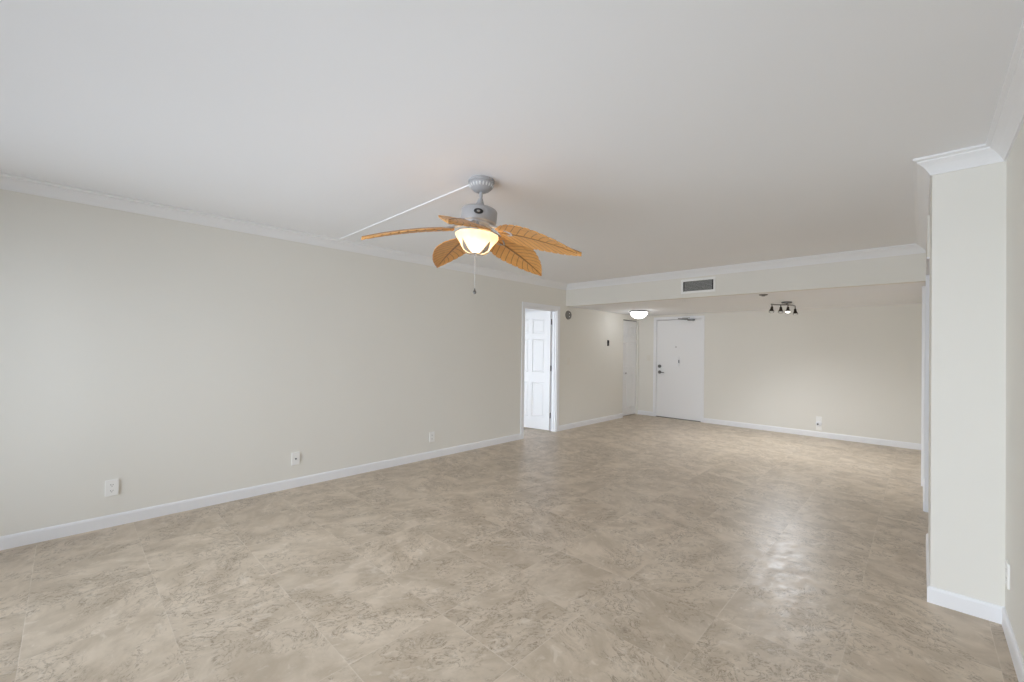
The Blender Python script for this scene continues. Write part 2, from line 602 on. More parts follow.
window('window_1', W1[0], W1[1], W1[2], W1[3], YB - 0.09, 4, 'wide white-framed sliding glass door assumed behind the camera, unseen, to let daylight in')
window('window_2', W2[0], W2[1], W2[2], W2[3], BED_Y0 - 0.08, 3, 'unseen white-framed bedroom window added to light the open door')
portal('balcony_daylight', ((W1[0] + W1[1]) / 2, YB - 0.17, (W1[2] + W1[3]) / 2), (PI / 2, 0, 0), W1[1] - W1[0], W1[3] - W1[2])
portal('bedroom_daylight', ((W2[0] + W2[1]) / 2, BED_Y0 - 0.15, (W2[2] + W2[3]) / 2), (PI / 2, 0, 0), W2[1] - W2[0], W2[3] - W2[2])


# ------------------------------------------------------------------ mouldings, swept with mitred corners
def sweep(bm, path, prof, closed_ends=True):
    """path: (x, y) corners with the room on the left-hand side; prof: (out, z)"""
    n = len(path)
    rings = []
    for k in range(n):
        p = Vector(path[k])
        d0 = (Vector(path[k]) - Vector(path[k - 1])).normalized() if k else None
        d1 = (Vector(path[k + 1]) - Vector(path[k])).normalized() if k < n - 1 else None
        if d0 is None:
            m = Vector((-d1.y, d1.x))
        elif d1 is None:
            m = Vector((-d0.y, d0.x))
        else:
            n0, n1 = Vector((-d0.y, d0.x)), Vector((-d1.y, d1.x))
            m = (n0 + n1) / (1 + n0.dot(n1))
        rings.append([bm.verts.new((p.x + m.x * o_, p.y + m.y * o_, z)) for o_, z in prof])
    k = len(prof)
    for A, B in zip(rings, rings[1:]):
        for i in range(k):
            j = (i + 1) % k
            bm.faces.new((A[i], A[j], B[j], B[i]))
    bm.faces.new(rings[0]); bm.faces.new(rings[-1])


cp, cdrop = 0.078, 0.088
CROWN = [(0.0, H), (0.0, H - cdrop), (0.010, H - cdrop), (0.013, H - cdrop + 0.010), (0.016, H - cdrop + 0.014),
         (0.024, H - 0.060), (0.036, H - 0.044), (0.050, H - 0.031), (0.060, H - 0.024), (0.061, H - 0.016),
         (0.070, H - 0.013), (cp, H - 0.010), (cp, H)]
BASE = [(0.0, 0.0), (0.0, 0.088), (0.006, 0.088), (0.010, 0.083), (0.013, 0.072), (0.013, 0.0)]
# room on the left of the walking direction: right wall forward, then round to the left wall and back
bm = BM(); sweep(bm, [(XL, YS), (XL, YB)], CROWN)
for v in bm.verts:                       # mitre into the bulkhead corner
    if v.co.y > YS - 0.01:
        v.co.y = YS - (v.co.x - XL)
struct('trim_1', bm, M_CROWN, 'white crown moulding along the top of the left wall', 'trim')
bm = BM(); sweep(bm, [(XC, YS), (XL, YS)], CROWN)
for v in bm.verts:
    if v.co.x < -3:
        v.co.x = XL + (YS - v.co.y)
    else:
        v.co.x = XC - (YS - v.co.y)
struct('trim_2', bm, M_CROWN, 'white crown moulding along the top of the bulkhead', 'trim')
bm = BM(); sweep(bm, [(XR, YB), (XR, YP), (XC, YP), (XC, YS)], CROWN)
for v in bm.verts:
    if v.co.y > YS - 0.01:
        v.co.y = YS - (XC - v.co.x)
struct('trim_3', bm, M_CROWN, 'white crown moulding wrapping the right wall and pier', 'trim')

bm = BM(); sweep(bm, [(XL, D1[0] - 0.064), (XL, YB)], BASE)
struct('baseboard_left', bm, M_TRIM, 'white baseboard along the long left wall', 'baseboard')
bm = BM(); sweep(bm, [(XL, D2[0]), (XL, D1[1] + 0.064)], BASE)
struct('baseboard_left', bm, M_TRIM, 'white baseboard between the bedroom door and the closet door', 'baseboard')
bm = BM(); sweep(bm, [(XW, YF), (D3[1] + 0.05, YF)], BASE)
struct('baseboard_far', bm, M_TRIM, 'white baseboard along the far wall right of the entry door', 'baseboard')
bm = BM(); sweep(bm, [(D3[0] - 0.05, YF), (XL, YF)], BASE)
struct('baseboard_far', bm, M_TRIM, 'short white baseboard left of the entry door', 'baseboard')
bm = BM(); sweep(bm, [(XR, YB), (XR, YP), (XC, YP), (XC, 4.25)], BASE)
struct('baseboard_right', bm, M_TRIM, 'white baseboard round the right wall and pier', 'baseboard')
bm = BM(); sweep(bm, [(XW, 5.15), (XW, 6.10)], BASE)
struct('baseboard_right', bm, M_TRIM, 'white baseboard beyond the opening on the right', 'baseboard')
bm = BM(); sweep(bm, [(XW, 6.98), (XW, YF)], BASE)
struct('baseboard_right', bm, M_TRIM, 'white baseboard at the far end of the right wall', 'baseboard')


# ------------------------------------------------------------------ doors
def panel_leaf(bm, w, h, th, panels):
    """door slab: x 0..w, y 0 (front) .. th, z 0..h, with raised panels on both faces"""
    xs = sorted({0, w, *[p[0] for p in panels], *[p[1] for p in panels]})
    zs = sorted({0, h, *[p[2] for p in panels], *[p[3] for p in panels]})
    pan = []
    for y, flip in ((0.0, False), (th, True)):
        g = {(i, j): bm.verts.new((x, y, z)) for i, x in enumerate(xs) for j, z in enumerate(zs)}
        for i in range(len(xs) - 1):
            for j in range(len(zs) - 1):
                q = [g[i, j], g[i + 1, j], g[i + 1, j + 1], g[i, j + 1]]
                f = bm.faces.new(q[::-1] if flip else q)
                xm, zm = (xs[i] + xs[i + 1]) / 2, (zs[j] + zs[j + 1]) / 2
                if any(p[0] < xm < p[1] and p[2] < zm < p[3] for p in panels):
                    pan.append(f)
        if flip:
            gb = g
        else:
            gf = g
    I, J = len(xs) - 1, len(zs) - 1
    for i in range(I):
        bm.faces.new((gf[i, 0], gb[i, 0], gb[i + 1, 0], gf[i + 1, 0]))
        bm.faces.new((gf[i, J], gf[i + 1, J], gb[i + 1, J], gb[i, J]))
    for j in range(J):
        bm.faces.new((gf[0, j], gf[0, j + 1], gb[0, j + 1], gb[0, j]))
        bm.faces.new((gf[I, j], gb[I, j], gb[I, j + 1], gf[I, j + 1]))
    bm.normal_update()
    bmesh.ops.inset_individual(bm, faces=pan, thickness=0.012, depth=-0.010)
    bmesh.ops.inset_individual(bm, faces=pan, thickness=0.010, depth=0.0)
    bmesh.ops.inset_individual(bm, faces=pan, thickness=0.022, depth=0.007)


def casing(bm, a0, a1, top, w=0.062, th=0.016):
    """around an opening a0..a1 in local x; front toward -y"""
    for x0, x1 in ((a0 - w, a0), (a1, a1 + w)):
        box(bm, x0, x1, -th, 0.0, 0.0, top, 0.004)
    box(bm, a0 - w, a1 + w, -th, 0.0, top, top + w, 0.004)


def hinge(bm, x, y, z):
    tube(bm, [(x, y, z - 0.045), (x, y, z + 0.045)], 0.008, 10)
    box(bm, x - 0.003, x + 0.003, y - 0.003, y + 0.032, z - 0.045, z + 0.045)


# bedroom door: local x runs along the wall to the right, -y comes into the room
t = thing('door_1', 'white six-panel door standing open into the bedroom on the left', 'door', (XL, D1[0], 0), PI / 2, kind='structure')
ow = D1[1] - D1[0]
bm = BM(); casing(bm, 0.0, ow, DZ)
obj('casing', bm, M_TRIM, t)
bm = BM()
box(bm, 0.0, 0.016, 0.0, 0.115, 0, DZ); box(bm, ow - 0.016, ow, 0.0, 0.115, 0, DZ); box(bm, 0.016, ow - 0.016, 0.0, 0.115, DZ - 0.016, DZ)
box(bm, 0.016, 0.027, 0.030, 0.072, 0, DZ - 0.016); box(bm, ow - 0.027, ow - 0.016, 0.030, 0.072, 0, DZ - 0.016)
box(bm, 0.027, ow - 0.027, 0.030, 0.072, DZ - 0.027, DZ - 0.016)
obj('jamb', bm, M_TRIM, t)
LW, LH = 0.755, 1.962
pw, st, ms = 0.235, 0.105, 0.075
pans = []
for x0 in (st, LW - st - pw):
    pans += [(x0, x0 + pw, 0.20, 0.78), (x0, x0 + pw, 0.95, 1.50), (x0, x0 + pw, 1.60, 1.845)]
bm = BM(); panel_leaf(bm, LW, LH, 0.035, pans)
# leaf local: x from hinge; turn it so it runs into the bedroom (local +y), 80 degrees open
leaf = obj('leaf', bm, M_DOOR, t)
leaf.location = (ow - 0.026, 0.098, 0.016)
leaf.rotation_euler.z = math.radians(100)
# the panelled face that shows is the one turned to the hall side (local -y of the turned slab is +x)
bm = BM()
for z in (0.24, 1.02, 1.79):
    hinge(bm, 0.002, -0.012, z)
obj('hinge', bm, M_STEEL, leaf)
bm = BM(); tube(bm, [(LW - 0.06, -0.045, 0.92), (LW - 0.06, -0.001, 0.92)], [0.026, 0.012], 16)
lathe(bm, [(0.0, 0.0), (0.022, 0.004), (0.028, 0.018), (0.022, 0.034), (0.0, 0.04)], 20,
      mat=Matrix.Translation((LW - 0.06, -0.035, 0.92)) @ Matrix.Rotation(PI / 2, 4, 'X'))
obj('knob', bm, M_NICKEL, leaf, True)

# closet: two narrow panelled leaves
t = thing('door_2', 'narrow white panelled bifold closet door beside the entry door corner', 'door', (XL, D2[0], 0), PI / 2, kind='structure')
ow = D2[1] - D2[0]
lw = (ow - 0.018) / 2
for i in range(2):
    bm = BM()
    panel_leaf(bm, lw, 1.945, 0.03, [(0.055, lw - 0.055, 0.16, 0.86), (0.055, lw - 0.055, 0.98, 1.50), (0.055, lw - 0.055, 1.60, 1.84)])
    lf = obj('leaf', bm, M_DOOR, t, loc=(0.007 + i * (lw + 0.004), 0.045, 0.013))
    if i == 0:
        bm = BM()
        lathe(bm, [(0.0, 0.03), (0.012, 0.028), (0.016, 0.02), (0.012, 0.010), (0.007, 0.006), (0.008, 0.0)], 16,
              mat=Matrix.Translation((lw * 0.55, 0.0, 0.87)) @ Matrix.Rotation(PI / 2, 4, 'X'))
        obj('knob', bm, M_NICKEL, lf, True)
bm = BM(); box(bm, 0.0, ow, 0.042, 0.078, 1.962, 1.975)
obj('track', bm, M_STEEL, t)

# entry door
t = thing('door_3', 'flat white entry door with lever handle in the far wall', 'door', (D3[0], YF, 0), kind='structure')
ow = D3[1] - D3[0]
bm = BM()
box(bm, -0.048, 0.0, -0.012, 0.0, 0, 1.99, 0.003); box(bm, ow, ow + 0.048, -0.012, 0.0, 0, 1.99, 0.003)
box(bm, -0.048, ow + 0.048, -0.012, 0.0, 1.99, 2.035, 0.003)
box(bm, 0.0, 0.012, 0.0, 0.12, 0, 1.99); box(bm, ow - 0.012, ow, 0.0, 0.12, 0, 1.99); box(bm, 0.012, ow - 0.012, 0.0, 0.12, 1.978, 1.99)
obj('door_frame', bm, M_TRIM, t)
bm = BM(); box(bm, 0.016, ow - 0.016, 0.012, 0.056, 0.014, 1.972, 0.002)
lf = obj('leaf', bm, M_DOOR, t)
bm = BM(); box(bm, 0.012, ow - 0.012, 0.005, 0.06, 0.0, 0.012)
obj('threshold', bm, M_STEEL, t)
yq = 0.012
def disc(bm, x, z, r, d, n=24):
    tube(bm, [(x, yq, z), (x, yq - d * 0.7, z), (x, yq - d, z)], [r, r, r * 0.85], n)
hx = 0.082
bm = BM(); disc(bm, hx, 1.035, 0.033, 0.022); disc(bm, hx, 1.035, 0.016, 0.036)
obj('deadbolt', bm, M_STEEL, t, True)
bm = BM(); disc(bm, hx, 0.915, 0.033, 0.014)
tube(bm, [(hx, yq - 0.012, 0.915), (hx, yq - 0.05, 0.915), (hx + 0.02, yq - 0.06, 0.915), (hx + 0.06, yq - 0.06, 0.915), (hx + 0.115, yq - 0.056, 0.912)],
     [0.012, 0.012, 0.011, 0.010, 0.008], 12)
obj('lever_handle', bm, M_STEEL, t, True)
bm = BM(); box(bm, 0.352, 0.480, yq - 0.012, yq + 0.001, 1.045, 1.245, 0.003)
box(bm, 0.367, 0.465, yq - 0.017, yq - 0.011, 1.065, 1.225, 0.002)
kp = obj('knocker_plate', bm, M_TRIM, t)
bm = BM(); box(bm, 0.472, 0.486, yq - 0.022, yq - 0.004, 1.115, 1.175, 0.004)
obj('catch', bm, M_STEEL, kp)
bm = BM(); disc(bm, 0.415, 1.43, 0.013, 0.006)
obj('door_viewer', bm, M_NICKEL, t, True)
bm = BM(); box(bm, 0.345, 0.48, yq - 0.003, yq + 0.001, 1.395, 1.402)
box(bm, 0.345, 0.48, yq - 0.003, yq + 0.001, 1.458, 1.464)
obj('trim_bead', bm, M_TRIM, t)
for z in (0.25, 1.0, 1.75):
    bm = BM(); tube(bm, [(ow - 0.014, 0.004, z - 0.05), (ow - 0.014, 0.004, z + 0.05)], 0.007, 10)
    obj('hinge', bm, M_TRIM, t, True)
# closer arm folded under the frame head
bm = BM(); box(bm, 0.555, 0.69, -0.035, -0.012, 1.985, 2.012, 0.003)
cl = obj('closer_bracket', bm, M_NICKEL, t)
bm = BM()
tube(bm, [(0.66, -0.03, 1.982), (0.50, -0.115, 1.985)], 0.009, 8)
tube(bm, [(0.50, -0.115, 1.988), (0.70, -0.05, 1.965)], 0.009, 8)
box(bm, 0.66, 0.78, -0.055, 0.012, 1.945, 1.972, 0.004)
obj('closer_arm', bm, M_STEEL, cl)

# right-hand door beyond the opening, seen edge-on
t = thing('door_4', 'white panelled door in the right-hand wall seen edge-on', 'door', (XW, 6.92, 0), -PI / 2, kind='structure')
ow = 0.76
bm = BM(); casing(bm, 0.0, ow, DZ, 0.06, 0.026)
obj('casing', bm, M_TRIM, t)
pans = []
for x0 in (0.10, 0.10 + 0.22 + 0.1):
    pans += [(x0, x0 + 0.22, 0.20, 0.78), (x0, x0 + 0.22, 0.95, 1.50), (x0, x0 + 0.22, 1.60, 1.845)]
bm = BM(); panel_leaf(bm, 0.748, 1.98, 0.035, pans)
obj('leaf', bm, M_DOOR, t, loc=(0.006, 0.02, 0.012))
bm = BM(); box(bm, 0.0, ow, 0.06, 0.075, 0.0, DZ)
obj('jamb', bm, M_TRIM, t)

# ------------------------------------------------------------------ ceiling fan
FX, FY = -2.047, 1.826
fan = thing('ceiling_fan', 'grey ceiling fan with five carved wooden leaf blades and a lit glass bowl', 'ceiling fan', (FX, FY, H))
PIV = Vector((0, 0, -0.07))
tv = Vector((0.0619, 0.0536, 0))
ax = Vector((-tv.y, tv.x, 0)).normalized()
TILT = Matrix.Translation(PIV) @ Matrix.Rotation(tv.length, 4, ax) @ Matrix.Translation(-PIV)

def fz(z):
    return z - H
bm = BM()
lathe(bm, [(0.0, 0.0), (0.080, 0.0), (0.084, -0.004), (0.084, -0.016), (0.078, -0.020), (0.080, -0.024), (0.078, -0.036),
           (0.068, -0.054), (0.052, -0.068), (0.036, -0.076), (0.024, -0.078), (0.0, -0.074)], 48)
can = obj('canopy', bm, M_PEWTER, fan, True)
bm = BM()
for i in range(22):
    a = 2 * PI * i / 22
    q = Vector((math.cos(a) * 0.0745, math.sin(a) * 0.0745, -0.043))
    mt = Matrix.Translation(q) @ Matrix.Rotation(a, 4, 'Z') @ Matrix.Rotation(0.55, 4, 'Y') @ Matrix.Diagonal((0.0035, 0.0055, 0.013, 1))
    bmesh.ops.create_icosphere(bm, subdivisions=2, radius=1.0, matrix=mt)
obj('fluting', bm, M_FLUTE, can, True)
bm = BM(); lathe(bm, [(0.0, fz(2.39)), (0.011, fz(2.39)), (0.011, fz(2.322)), (0.015, fz(2.320)), (0.019, fz(2.306)), (0.034, fz(2.266)), (0.036, fz(2.26)), (0.0, fz(2.26))], 28, mat=TILT)
obj('downrod', bm, M_PEWTER, fan, True)
bm = BM()
lathe(bm, [(0.0, fz(2.262)), (0.060, fz(2.262)), (0.096, fz(2.256)), (0.111, fz(2.247)), (0.116, fz(2.236)), (0.116, fz(2.172)),
           (0.112, fz(2.164)), (0.100, fz(2.160)), (0.095, fz(2.146)), (0.070, fz(2.142)), (0.0, fz(2.142))], 56, mat=TILT)
mot = obj('motor_housing', bm, M_PEWTER, fan, True)
bm = BM()
a = math.atan2(-FY, -FX) - 0.02
bmt = TILT @ Matrix.Translation((0.116 * math.cos(a), 0.116 * math.sin(a), fz(2.205))) @ Matrix.Rotation(a, 4, 'Z') @ Matrix.Rotation(PI / 2, 4, 'Y') @ Matrix.Diagonal((0.85, 1.45, 1, 1))
lathe(bm, [(0.020, -0.006), (0.020, 0.004), (0.017, 0.006), (0.0, 0.006)], 28, mat=bmt)
bd = obj('badge', bm, M_BLACK, mot, True)
bm = BM()
lathe(bm, [(0.008, 0.0055), (0.006, 0.008), (0.0, 0.008)], 16, mat=bmt)
obj('emblem', bm, M_NICKEL, bd, True)
# light kit neck and alabaster bowl
bm = BM(); lathe(bm, [(0.0, fz(2.145)), (0.052, fz(2.145)), (0.052, fz(2.112)), (0.075, fz(2.100)), (0.082, fz(2.096)), (0.084, fz(2.090)), (0.080, fz(2.084)), (0.0, fz(2.084))], 36, mat=TILT)
obj('light_kit', bm, M_PEWTER, fan, True)
prof = [(0.108, fz(2.094)), (0.124, fz(2.092)), (0.136, fz(2.086)), (0.140, fz(2.077)), (0.136, fz(2.066)), (0.124, fz(2.050)),
        (0.108, fz(2.030)), (0.095, fz(2.008)), (0.083, fz(1.990)), (0.062, fz(1.976)), (0.032, fz(1.969)), (0.0, fz(1.968))]
bm = BM()
lathe(bm, prof, 72, mat=TILT, wob=lambda k, a: 1 + (0.018 * max(0, 1 - abs(k - 3) / 5) * math.cos(12 * a)))
obj('lamp_bowl', bm, M_BOWL, fan, True)
# pewter leaves under the bowl
bm = BM()
lathe(bm, [(0.0, fz(1.970)), (0.016, fz(1.970)), (0.018, fz(1.968)), (0.010, fz(1.960)), (0.006, fz(1.952)), (0.0, fz(1.950))], 20, mat=TILT)
fin = obj('finial', bm, M_PEWTER, fan, True)
bowl_curve = [(0.010, 1.964), (0.034, 1.967), (0.060, 1.973), (0.084, 1.987), (0.099, 2.009), (0.116, 2.040)]
for i in range(4):
    a = math.atan2(-FY, -FX) + PI / 4 + i * PI / 2
    bm = BM()
    rows = []
    m_ = len(bowl_curve)
    ws = [0.005, 0.011, 0.019, 0.022, 0.016, 0.001]
    for (rr, z), w in zip(bowl_curve, ws):
        row = []
        for tq in (-1, 0, 1):
            rad = Vector((math.cos(a), math.sin(a), 0)); tan = Vector((-math.sin(a), math.cos(a), 0))
            row.append(bm.verts.new(TILT @ (rad * (rr + 0.006) + tan * (w * tq) + Vector((0, 0, fz(z) - 0.004 - (0.003 if tq == 0 else 0))))))
        rows.append(row)
    for A, B in zip(rows, rows[1:]):
        for j in range(2):
            bm.faces.new((A[j], A[j + 1], B[j + 1], B[j]))
    bmesh.ops.solidify(bm, geom=bm.faces[:], thickness=0.003)
    obj('leaf', bm, M_PEWTER, fin, True)
# pull chain, hanging plumb from the tilted finial
p0 = TILT @ Vector((0, 0, fz(1.955)))
bm = BM()
zz = p0.z
k = 0
while zz > fz(1.735):
    bmesh.ops.create_icosphere(bm, subdivisions=1, radius=0.0030, matrix=Matrix.Translation((p0.x, p0.y, zz)))
    zz -= 0.0055
tube(bm, [(p0.x, p0.y, p0.z), (p0.x, p0.y, fz(1.735))], 0.0014, 6)
ch = obj('pull_chain', bm, M_NICKEL, fan, True)
bm = BM(); lathe(bm, [(0.0, 0.012), (0.004, 0.010), (0.005, 0.0), (0.009, -0.008), (0.011, -0.016), (0.008, -0.024), (0.0, -0.027)], 18, org=(p0.x, p0.y, fz(1.732)))
obj('pull_knob', bm, M_STEEL, ch, True)

# blades: carved leaves with a midrib, side veins, notched rim and a drooping tip
R0, R1 = 0.150, 0.700
ZR, ZT = fz(2.105), fz(1.963)
PIT = math.tan(math.radians(11.5))
WK = [(0.0, 0.050), (0.05, 0.078), (0.11, 0.105), (0.2, 0.132), (0.32, 0.146), (0.45, 0.142), (0.6, 0.121), (0.75, 0.090), (0.86, 0.056), (0.93, 0.029), (0.975, 0.010), (1.0, 0.001)]
def wid(s):
    for (a_, wa), (b_, wb) in zip(WK, WK[1:]):
        if s <= b_:
            f = (s - a_) / (b_ - a_)
            return wa + (wb - wa) * f
    return WK[-1][1]
def blade_point(s, t, ang, side=0):
    w = wid(s)
    # notches on the outer rim between side veins
    ph = (s - abs(t) * 0.18) * 11.0
    fr = abs((ph % 1.0) - 0.5)
    if abs(t) > 0.8:
        w *= 1 - 0.13 * max(0, 1 - fr / 0.16) * (abs(t) - 0.8) / 0.2 * (0.3 + 0.9 * s)
    r = R0 + (R1 - R0) * s
    lat = w * t
    z = ZR + (ZT - ZR) * (0.50 * s + 0.50 * s * s)
    z -= lat * PIT
    z -= 0.010 * (t * t)                       # cupped section
    groove = 0.0022 * max(0, 1 - fr / 0.14) * min(1, abs(t) * 4)
    rib = 0.004 * max(0, 1 - abs(t) / 0.08)
    th = 0.0055 * (1 - 0.4 * abs(t))
    z += (th - groove + rib) if side else (-th + groove - rib)
    e = Vector((math.cos(ang), math.sin(ang), 0)); n = Vector((-math.sin(ang), math.cos(ang), 0))
    return TILT @ (e * r + n * lat + Vector((0, 0, z)))
NS, NT = 90, 28
TH0 = -2.1616
for k in range(5):
    ang = TH0 + k * 2 * PI / 5
    bm = BM()
    uvl = bm.loops.layers.uv.new('leaf')
    grids = []
    par = {}
    for side in (0, 1):
        g = []
        for i in range(NS + 1):
            row = []
            for j in range(NT + 1):
                s, tq = i / NS, -1 + 2 * j / NT
                v = bm.verts.new(blade_point(s, tq, ang, side))
                par[v] = (s, (tq + 1) / 2)
                row.append(v)
            g.append(row)
        grids.append(g)
        for i in range(NS):
            for j in range(NT):
                q = (g[i][j], g[i + 1][j], g[i + 1][j + 1], g[i][j + 1])
                bm.faces.new(q if side else q[::-1])
    a_, b_ = grids
    for i in range(NS):
        for j in (0, NT):
            bm.faces.new((a_[i][j], a_[i + 1][j], b_[i + 1][j], b_[i][j]))
    for j in range(NT):
        for i in (0, NS):
            bm.faces.new((a_[i][j], a_[i][j + 1], b_[i][j + 1], b_[i][j]))
    for f in bm.faces:
        for l in f.loops:
            l[uvl].uv = par[l.vert]
    bl = obj('blade', bm, M_BLADE, fan, True)
    # blade iron: forked bracket from the motor to the blade root
    e = Vector((math.cos(ang), math.sin(ang), 0)); n = Vector((-math.sin(ang), math.cos(ang), 0))
    bm = BM()
    for sg in (-1, 1):
        pts = [e * 0.085 + n * 0.010 * sg + Vector((0, 0, fz(2.148))), e * 0.125 + n * 0.020 * sg + Vector((0, 0, fz(2.130))),
               e * 0.165 + n * 0.034 * sg + Vector((0, 0, fz(2.112) - 0.034 * sg * PIT)), e * 0.215 + n * 0.030 * sg + Vector((0, 0, fz(2.094) - 0.03 * sg * PIT)),
               e * 0.25 + n * 0.008 * sg + Vector((0, 0, fz(2.083)))]
        tube(bm, [TILT @ p for p in pts], [0.009, 0.008, 0.008, 0.007, 0.006], 8)
    obj('blade_iron', bm, M_PEWTER, bl, True)


def lamp(name, parent, loc, watts, rgb, radius):
    l = bpy.data.lights.new(name, 'POINT')
    l.energy = watts
    l.color = rgb
    l.shadow_soft_size = radius
    o = bpy.data.objects.new(name, l)
    o.parent = parent
    o.location = loc
    C.objects.link(o)
    return o


lp = TILT @ Vector((0, 0, fz(2.022)))
# surface wire channel feeding the fan
bm = BM()
x0, x1 = XL + 0.075, FX - 0.080
L_ = x1 - x0
a = math.atan2(FY - 1.885, x1 - x0)
box(bm, 0, L_ / math.cos(a), -0.011, 0.011, -0.007, 0.0, 0.002)
t = obj('cable_raceway', bm, M_CEIL, loc=(x0, 1.885, H), rotz=a)
tag(t, 'thin white cable raceway on the ceiling running from left wall to the fan', 'cable raceway')

# ------------------------------------------------------------------ entry ceiling light
t = thing('ceiling_light', 'round flush ceiling light with dark rim and lit white glass dome near the entry door', 'ceiling light', (-3.745, 7.25, HL))
bm = BM(); lathe(bm, [(0.0, 0.0), (0.150, 0.0), (0.166, -0.006), (0.168, -0.022), (0.160, -0.028), (0.150, -0.026)], 48)
obj('rim', bm, M_STEEL, t, True)
bm = BM(); lathe(bm, [(0.152, -0.024), (0.150, -0.040), (0.140, -0.070), (0.118, -0.100), (0.085, -0.124), (0.045, -0.138), (0.0, -0.142)], 48)
obj('glass_dome', bm, M_DOME, t, True)
bm = BM(); lathe(bm, [(0.0, -0.136), (0.012, -0.140), (0.014, -0.148), (0.006, -0.156), (0.0, -0.158)], 16)
obj('finial', bm, M_STEEL, t, True)

# ------------------------------------------------------------------ four-head spot fixture
TC = Vector((-1.39, 7.10, HL))
t = thing('spot_light', 'dark metal ceiling spotlight bar with four small heads, one bulb lit', 'spotlight', TC)
bm = BM(); lathe(bm, [(0.0, 0.0), (0.062, 0.0), (0.066, -0.004), (0.062, -0.022), (0.020, -0.028), (0.0, -0.028)], 32)
obj('canopy', bm, M_STEEL, t, True)
heads = []
ZB = -0.042
E1, E2 = Vector((-0.150, -0.190, ZB)), Vector((0.030, 0.400, ZB))
def qb(a, b, c, n=14):
    return [a * (1 - s) ** 2 + b * 2 * s * (1 - s) + c * s * s for s in [i / n for i in range(n + 1)]]
c0 = Vector((0, 0, ZB))
bars = [qb(E1, Vector((-0.13, -0.05, ZB)), c0), qb(c0, Vector((0.09, 0.14, ZB)), E2)]
for bpts in bars:
    bm = BM()
    tube(bm, [(0, 0, -0.02), (0, 0, ZB)], 0.010, 10)
    tube(bm, bpts, 0.0085, 10)
    obj('bar', bm, M_STEEL, t, True)
spot_beams = []
spots = [(bars[0][1], Vector((-0.02, -0.28, -1)), False), (bars[0][10], Vector((0.05, -0.35, -1)), False),
         (bars[1][1], Vector((0.02, -0.40, -1)), True), (bars[1][14], Vector((0.10, -0.25, -1)), False)]
for p, d, lit in spots:
    d = d.normalized()
    rotm = Matrix.Translation(p + Vector((0, 0, -0.045))) @ d.to_track_quat('Z', 'Y').to_matrix().to_4x4() @ Matrix.Scale(0.82, 4)
    bm = BM()
    tube(bm, [p, p + Vector((0, 0, -0.05))], 0.006, 8)
    lathe(bm, [(0.0, -0.020), (0.016, -0.018), (0.020, -0.004), (0.021, 0.02), (0.030, 0.045), (0.040, 0.075), (0.041, 0.082), (0.036, 0.080), (0.026, 0.050), (0.0, 0.046)], 24, mat=rotm)
    hd = obj('spot_head', bm, M_BRONZE, t, True)
    bm = BM()
    lathe(bm, [(0.0, 0.050), (0.022, 0.050), (0.033, 0.070), (0.034, 0.078), (0.026, 0.084), (0.0, 0.087)], 24, mat=rotm)
    obj('bulb', bm, M_BULB if lit else M_PLATE, hd, True)
    spot_beams.append((p + Vector((0, 0, -0.045)) + d * 0.10, d, hd))

# ------------------------------------------------------------------ supply-air vent on the bulkhead
t = thing('air_vent', 'white-framed air vent grille on the cream bulkhead', 'vent', (-2.149, YS, 2.230))
vw, vh = 0.452, 0.192
bm = BM()
fw_ = 0.030
box(bm, -vw / 2, vw / 2, -0.012, 0.0, vh / 2 - fw_, vh / 2, 0.004); box(bm, -vw / 2, vw / 2, -0.012, 0.0, -vh / 2, -vh / 2 + fw_, 0.004)
box(bm, -vw / 2, -vw / 2 + fw_, -0.012, 0.0, -vh / 2 + fw_, vh / 2 - fw_, 0.004); box(bm, vw / 2 - fw_, vw / 2, -0.012, 0.0, -vh / 2 + fw_, vh / 2 - fw_, 0.004)
obj('frame', bm, M_PLATE, t)
bm = BM(); box(bm, -vw / 2 + fw_, vw / 2 - fw_, -0.002, 0.0, -vh / 2 + fw_, vh / 2 - fw_)  # dark sheet stands in for the shade inside the duct
obj('duct_backing', bm, M_DARK, t)
bm = BM()
nv = 28
for i in range(nv):
    x = -vw / 2 + fw_ + 0.020 + (vw - 2 * fw_ - 0.040) * i / (nv - 1)
    box(bm, x - 0.0012, x + 0.0012, -0.009, -0.003, -vh / 2 + fw_, vh / 2 - fw_)
for i in range(7):
    z = -vh / 2 + fw_ + 0.012 + (vh - 2 * fw_ - 0.024) * i / 6
    box(bm, -vw / 2 + fw_ + 0.018, vw / 2 - fw_ - 0.018, -0.007, -0.004, z - 0.0015, z + 0.0015)
obj('louvre', bm, M_GRILLE, t)

# smoke detector by the bulkhead edge
t = thing('smoke_detector', 'small flat grey round detector on lowered ceiling near the bulkhead edge', 'detector', (-1.43, 6.02, HL))
bm = BM(); lathe(bm, [(0.0, 0.0), (0.050, 0.0), (0.050, -0.006), (0.042, -0.012), (0.0, -0.014)], 32)
obj('housing', bm, M_GREYDISC, t, True)
bm = BM(); lathe(bm, [(0.0, -0.012), (0.020, -0.012), (0.020, -0.022), (0.0, -0.023)], 20)
obj('sensor', bm, M_STEEL, t, True)

